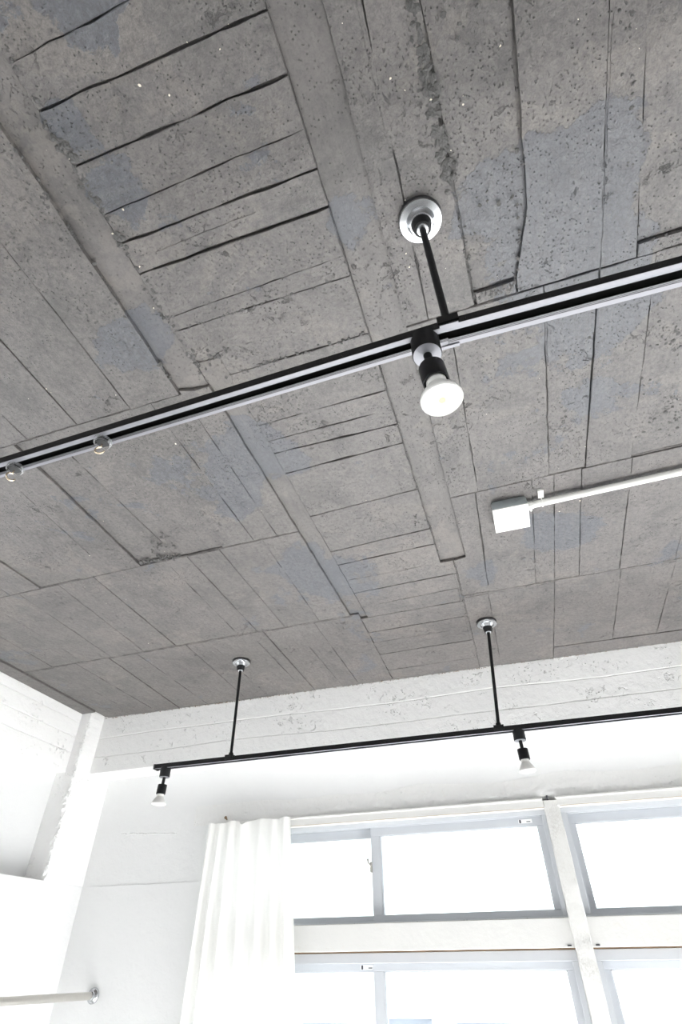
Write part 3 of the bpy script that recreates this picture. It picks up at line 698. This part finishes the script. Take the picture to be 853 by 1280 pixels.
# --- outdoors: shore land and hazy low houses far below -------------------
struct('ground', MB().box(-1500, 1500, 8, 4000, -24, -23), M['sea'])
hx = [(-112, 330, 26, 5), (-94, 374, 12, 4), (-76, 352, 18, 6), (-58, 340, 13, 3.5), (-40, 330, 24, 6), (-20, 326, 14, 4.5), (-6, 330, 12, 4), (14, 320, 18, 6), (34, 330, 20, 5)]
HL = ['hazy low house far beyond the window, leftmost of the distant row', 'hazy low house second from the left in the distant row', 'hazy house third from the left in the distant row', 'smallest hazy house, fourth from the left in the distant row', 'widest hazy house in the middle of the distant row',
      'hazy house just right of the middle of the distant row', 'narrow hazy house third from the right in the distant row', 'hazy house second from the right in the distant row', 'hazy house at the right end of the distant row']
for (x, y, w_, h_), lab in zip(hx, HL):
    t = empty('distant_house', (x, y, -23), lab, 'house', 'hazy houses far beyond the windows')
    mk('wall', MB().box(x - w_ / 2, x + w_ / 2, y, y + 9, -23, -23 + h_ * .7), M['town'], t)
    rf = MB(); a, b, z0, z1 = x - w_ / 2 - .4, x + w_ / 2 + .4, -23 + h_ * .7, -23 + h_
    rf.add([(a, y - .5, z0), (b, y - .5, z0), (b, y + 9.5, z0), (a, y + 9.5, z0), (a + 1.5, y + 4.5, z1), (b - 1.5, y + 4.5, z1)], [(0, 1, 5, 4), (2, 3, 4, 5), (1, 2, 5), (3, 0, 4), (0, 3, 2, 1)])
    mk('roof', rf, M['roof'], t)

# ------------------------------------------------------------------ lighting tracks
def rail(name, p0, p1, w, h, parent, first_cap=True):
    """open channel: black sides and top, lips greyed to paint in floor reflection, either side of a dark slot"""
    hw = w / 2; p0 = Vector(p0); p1 = Vector(p1)
    prof = [(-hw, 0.0008), (-hw, h), (hw, h), (hw, 0.0008), (hw - .0025, 0.0008), (hw - .0025, h - .003), (-hw + .0025, h - .003), (-hw + .0025, 0.0008)]
    r = mk(name, MB().sweep(prof, p0, p1), M['black'], parent)
    sheen_lip = MB()
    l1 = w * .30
    sheen_lip.sweep([(-hw + .0004, 0), (-hw + .0004, .0016), (-hw + l1, .0016), (-hw + l1, .0008), (-hw + l1 * .62, 0), ], p0, p1)
    sheen_lip.sweep([(hw - .0004, 0), (hw - .0004, .0016), (hw - w * .34, .0016), (hw - w * .34, 0.0004), (hw - w * .20, .0004), (hw - w * .20, 0)], p0, p1)
    mk('rail_lip', sheen_lip, M['sheen_lip'], r)
    gr = MB()
    for q in (.335, .275, .215): gr.sweep([(hw - w * q, -.0002), (hw - w * q, .001), (hw - w * q - .0009, .001), (hw - w * q - .0009, -.0002)], p0, p1)
    mk('lip_groove', gr, M['groove'], r)
    sl = MB().sweep([(-hw + .003, h - .0065), (-hw + .003, h - .0035), (hw - .003, h - .0035), (hw - .003, h - .0065)], p0, p1)
    cu = MB().sweep([(hw - .0075, .006), (hw - .0075, .0085), (hw - .0028, .0085), (hw - .0028, .006)], p0, p1)
    mk('slot_liner', sl, M['slot'], r); mk('conductor', cu, M['groove'], r)
    d = (p1 - p0).normalized(); cp = MB(); q = p1 if not first_cap else p0; s = 1 if not first_cap else -1
    return r
near = empty('lighting_track', (0, .52, .80), 'black ceiling lighting track crossing the frame nearest the camera', 'lighting track')
rail('rail', (-1.45, .5565, .780), (.0215, .5160, .780), .0335, .0185, near)
rail('rail', (.0205, .5178, .780), (1.30, .5375, .780), .0400, .0175, near)
ck = MB().box(.006, .040, .528, .5365, .7785, .7805); mk('joint_clip', MB().box(.008, .038, .5335, .5395, .7775, .7795, .0006), M['sheen_lip'], near)
far = empty('lighting_track', (0, 2.32, .74), 'thin black lighting track hanging in front of the white window wall', 'lighting track')
rail('rail', (-1.642, 2.318, .716), (1.25, 2.318, .716), .036, .019, far)
mk('end_cap', MB().box(-1.650, -1.640, 2.299, 2.337, .714, .736, .0015), M['black_soft'], far)

def hanger(label, top, bot, dia=.014):
    """ceiling flange, rod and track bracket; bot is the point on the track's top"""
    top = Vector(top); bot = Vector(bot); r = empty('track_hanger', top, label, 'hanger rod', 'rods that carry the lighting tracks')
    dn = (0, 0, -1)
    mk('gasket', MB().lathe(top + Vector((0, 0, .004)), dn, [(.0455, 0), (.0455, .0125), (.0435, .0135)], 40), M['black_soft'], r, smooth=True)
    mk('flange', MB().lathe(top + Vector((0, 0, -.009)), dn, [(.0425, 0), (.0445, .001), (.0435, .005), (.030, .007), (.0285, .010), (.026, .013), (.0235, .020), (.019, .021)], 48), M['chrome'], r, smooth=True)
    mk('cup', MB().lathe(top + Vector((0, 0, -.024)), dn, [(.0225, 0), (.0215, .004), (.0175, .026), (.0165, .028), (.010, .028)], 40), M['black'], r, smooth=True)
    mk('ring', MB().lathe(top + Vector((0, 0, -.050)), dn, [(.0135, 0), (.0135, .003), (.0115, .006), (.008, .0065)], 32), M['chrome'], r, smooth=True)
    t0 = top + Vector((0, 0, -.05))
    mk('rod', MB().tube([t0, bot + Vector((0, 0, .012))], dia / 2, 20), M['black'], r, smooth=True)
    bk = MB(); bk.lathe(bot + Vector((0, 0, .012)), dn, [(.0095, -.008), (.0105, -.004), (.0105, .010)], 24)
    return r, bk
r, bk = hanger('hanger rod nearest the camera, above the lamp with the big white bulb', (.0225, .5025, H), (.0265, .5195, .7985), .0135)
bk.box(.010, .044, .4955, .5405, .7990, .8060, .001).box(.010, .044, .4945, .4968, .7875, .8050).box(.010, .044, .5392, .5412, .7905, .8050)
mk('bracket', bk, M['black'], r, smooth=True)
mk('bracket_plate', MB().box(.012, .042, .4947, .5025, .7780, .7802), M['sheen_lip'], r)
for lab, tp, bt in (('left of the two hanger rods in front of the white window wall', (-1.265, 2.320, H), (-1.262, 2.318, .735)), ('right of the two hanger rods in front of the white window wall', (-.034, 2.305, H), (-.068, 2.318, .735))):
    r, bk = hanger(lab, tp, bt, .0135)
    bk.box(bt[0] - .020, bt[0] + .020, 2.297, 2.339, .722, .742, .001)
    mk('bracket', bk, M['black'], r, smooth=True)

# ------------------------------------------------------------------ track lamps
def lamp(label, top, axis):
    top = Vector(top); a = Vector(axis).normalized(); r = empty('track_lamp', top, label, 'lamp', 'small bare reflector lamps on the tracks')
    P = lambda h: top + Vector((0, 0, -.004)) + a * h
    mk('connector', MB().lathe(top + Vector((0, 0, .006)), (0, 0, -1), [(.0235, 0), (.0235, .041), (.0228, .0425)], 40), M['black'], r, smooth=True)
    mk('connector_sheen_disc', MB().lathe(top + Vector((0, 0, -.0350)), (0, 0, -1), [(.0224, 0), (.0224, .002)], 40), M['sheen_lip'], r, smooth=True)  # grey disc paints the floor's reflection on the black connector's underside
    mk('stem', MB().lathe(top + Vector((0, 0, -.034)), a, [(.0068, 0), (.0068, .036)], 20), M['black'], r, smooth=True)
    s0 = top + Vector((0, 0, -.034)) + a * .032
    mk('socket', MB().lathe(s0, a, [(.010, 0), (.0195, .002), (.0205, .004), (.0205, .040), (.0185, .042), (.0175, .036)], 40, True, False), M['black'], r, smooth=True)
    b0 = s0 + a * .034
    bl = mk('bulb', MB().lathe(b0, a, [(.012, 0), (.0155, .004), (.0158, .012), (.0150, .016), (.0185, .022), (.0265, .034), (.0300, .040), (.0315, .0445), (.0316, .0475), (.0300, .0495), (.0270, .0482)], 48), M['bulb'], r, smooth=True)
    mk('lens', MB().lathe(b0 + a * .0470, a, [(.0272, 0), (.0272, .0012), (.024, .0020), (.010, .0022)], 48), M['lens'], bl, smooth=True)
    mk('led_chip', MB().lathe(b0 + a * .0488, a, [(.0052, 0), (.0050, .0009)], 20), M['led'], bl, smooth=True)
    return r
l0 = lamp('track lamp nearest the camera with a large white bulb facing down', (-.0155, .5170, .7795), (.075, .03, -1))
def far_lamp(label, x, ax):
    return lamp(label, (x, 2.318, .7155), ax)
far_lamp('small track lamp at the left end of the far track', -1.592, (-.035, 0, -1))
far_lamp('small track lamp on the far track beside the right hanger rod', .003, (.03, .01, -1))

# ------------------------------------------------------------------ hooks in the near track
def hook(label, x, y, turn):
    r = empty('track_hook', (x, y, .779), label, 'hook')
    mk('plug', MB().lathe((x, y, .784), (0, 0, -1), [(.0125, 0), (.0125, .011), (.011, .013)], 6), M['black_soft'], r)
    mk('cap', MB().lathe((x, y, .7795), (0, 0, -1), [(.0150, 0), (.0165, .002), (.0165, .008), (.0140, .011), (.0135, .0085)], 24, False, False), M['clear'], r, smooth=True)
    pts = []; c, s = math.cos(turn), math.sin(turn)
    for i in range(22):
        t = i / 21
        if t < .25: px, pz = 0.0, -.010 - t * .032
        else:
            a = math.pi / 2 + (t - .25) / .75 * math.radians(265); px, pz = .0085 * math.cos(a), -.0265 + .0085 * math.sin(a)
        pts.append((x + px * c, y + px * s, .779 + pz))
    mk('metal_hook', MB().tube(pts, .0019, 10), M['brass'], r, smooth=True)
    return r
hook('clear capped hook in the near track, right one of the two', -.645, .536, math.radians(25))
hook('clear capped hook in the near track, left one of the two by the frame edge', -.857, .542, math.radians(70))

# ------------------------------------------------------------------ junction box and conduit
jb = empty('junction_box', (.126, 1.530, H), 'square junction box with white cover on the dark ceiling', 'junction box')
mk('box_body', MB().box(.070, .184, 1.468, 1.592, 1.164, H + .002, .008), M['galv'], jb, smooth=True)
mk('cover', MB().box(.069, .185, 1.466, 1.594, 1.160, 1.1645, .0012), M['white_metal'], jb)
for x in (.097, .145):
    k = MB().lathe((x, 1.4695, 1.184), (0, -1, 0), [(.0125, 0), (.0125, .0022), (.0108, .0024), (.0105, .0008)], 24); mk('knockout', k, M['galv'], jb, smooth=True)
for x, y in ((.088, 1.482), (.166, 1.578)):
    mk('screw', MB().lathe((x, y, 1.1605), (0, 0, -1), [(.0032, 0), (.0030, .0012)], 12), M['steel'], jb, smooth=True)
cd = empty('conduit', (.19, 1.503, 1.184), 'white conduit pipe running right from the junction box along the ceiling', 'conduit')
d0 = Vector((.196, 1.5035, 1.181)); d1 = Vector((2.74, 1.405, 1.181))
mk('pipe', MB().tube([d0, d1], .0112, 24), M['white_metal'], cd, smooth=True)
mk('lock_nut', MB().lathe((.185, 1.504, 1.181), (1, -.04, 0), [(.0155, 0), (.0155, .005), (.0135, .006), (.0135, .016), (.0118, .018)], 8), M['white_metal'], cd)
mk('clamp_screw', MB().lathe((.194, 1.522, 1.177), (.2, 1, -.2), [(.004, -.010), (.004, .004), (.003, .006)], 10), M['white_metal'], cd, smooth=True)
def strap(x):
    y = 1.5035 - (x - .196) * .0387; s = MB()
    s.box(x - .009, x + .009, y - .050, y - .012, H - .0085, H - .0060, .0008)
    s.box(x - .009, x + .009, y - .050, y - .040, H - .0065, H + .0012, .0008)
    s.tube([(x, y - .0135, H - .004), (x, y - .0125, 1.181), (x, y - .007, 1.1705), (x, y, 1.1685), (x, y + .007, 1.1705), (x, y + .0125, 1.181), (x, y + .0135, H)], .0022, 6)
    mk('strap', s, M['white_metal'], cd)
    mk('strap_screw', MB().lathe((x, y - .032, H - .0085), (0, 0, -1), [(.0042, 0), (.0038, .0016)], 14), M['steel'], cd, smooth=True)
strap(.232); strap(1.25); strap(2.3)

# ------------------------------------------------------------------ clothes rail, curtain
hr = empty('clothes_rail', (-2.21, 2.974, -.09), 'steel tube rail fixed to the white wall at lower left', 'rail')
mk('tube', MB().tube([(-2.21, 2.970, -.092)] + [(-2.21, 1.30, -.092), (-2.213, 1.270, -.092), (-2.225, 1.245, -.092), (-2.25, 1.234, -.092), (-2.432, 1.234, -.092)], .0150, 24), M['steel'], hr, smooth=True)
mk('wall_flange', MB().lathe((-2.21, 2.9745, -.092), (0, -1, 0), [(.031, 0), (.031, .006), (.027, .012), (.020, .018), (.0185, .028), (.0160, .030)], 36), M['chrome'], hr, smooth=True)
mk('wall_flange', MB().lathe((-2.4345, 1.234, -.092), (1, 0, 0), [(.031, 0), (.031, .006), (.027, .012), (.020, .018), (.0185, .028), (.0160, .030)], 36), M['chrome'], hr, smooth=True)

ct = MB(); nu, nv = 240, 70; v = []; f = []
for j in range(nv + 1):
    t = j / nv; z = .597 - t * 1.75
    x0 = -1.668 - .012 * min(1, t * 2.2); x1 = -1.205 + .062 * min(1, t * 2.4)
    for i in range(nu + 1):
        s = i / nu; ph = 2 * math.pi * (7.0 * s + .25 * math.sin(6 * s) + .10 * math.sin(3 * t + 5 * s))
        amp = .006 + .015 * min(1, t * 3.0) * (.7 + .3 * math.sin(9 * s + 1))
        y = 2.914 - amp * math.sin(ph) + .006 * noise.noise(Vector((s * 9, t * 2.2, 1))) - .010 * math.exp(-((s - .42) / .05) ** 2) * math.exp(-(t / .06) ** 2)
        x = x0 + (x1 - x0) * s + .004 * math.cos(ph) * min(1, t * 4)
        dz = -.016 * math.exp(-((s - .43) / .035) ** 2) * math.exp(-t / .05) - .006 * math.exp(-((s - .07) / .05) ** 2) * math.exp(-t / .05) + .004 * math.sin(ph * .5) * math.exp(-t / .03)
        v.append((x, y, z + dz))
for j in range(nv):
    for i in range(nu):
        a = j * (nu + 1) + i; f.append((a, a + 1, a + nu + 2, a + nu + 1))
ct.add(v, f)
cur = mk('curtain', ct, M['curtain'], None, (-1.44, 2.914, -1.15), True)
cur['label'] = 'sheer white curtain hanging in folds at the left of the window'; cur['category'] = 'curtain'
crl = mk('curtain_rail', MB().box(-1.66, -1.215, 2.928, 2.951, .572, .584, .002), M['wood'], None, (-1.44, 2.94, .578))
crl['label'] = 'slim white rail behind the top of the sheer curtain'; crl['category'] = 'curtain rail'
nl = mk('nail', MB().lathe((-1.60, 2.982, .622), (0.25, -1, .1), [(.0035, 0), (.0035, .035), (.0075, .036), (.0075, .040)], 12), M['brown'], None, (-1.60, 2.98, .622), True)
nl['label'] = 'small rusty nail in the white wall above the curtain'; nl['category'] = 'nail'
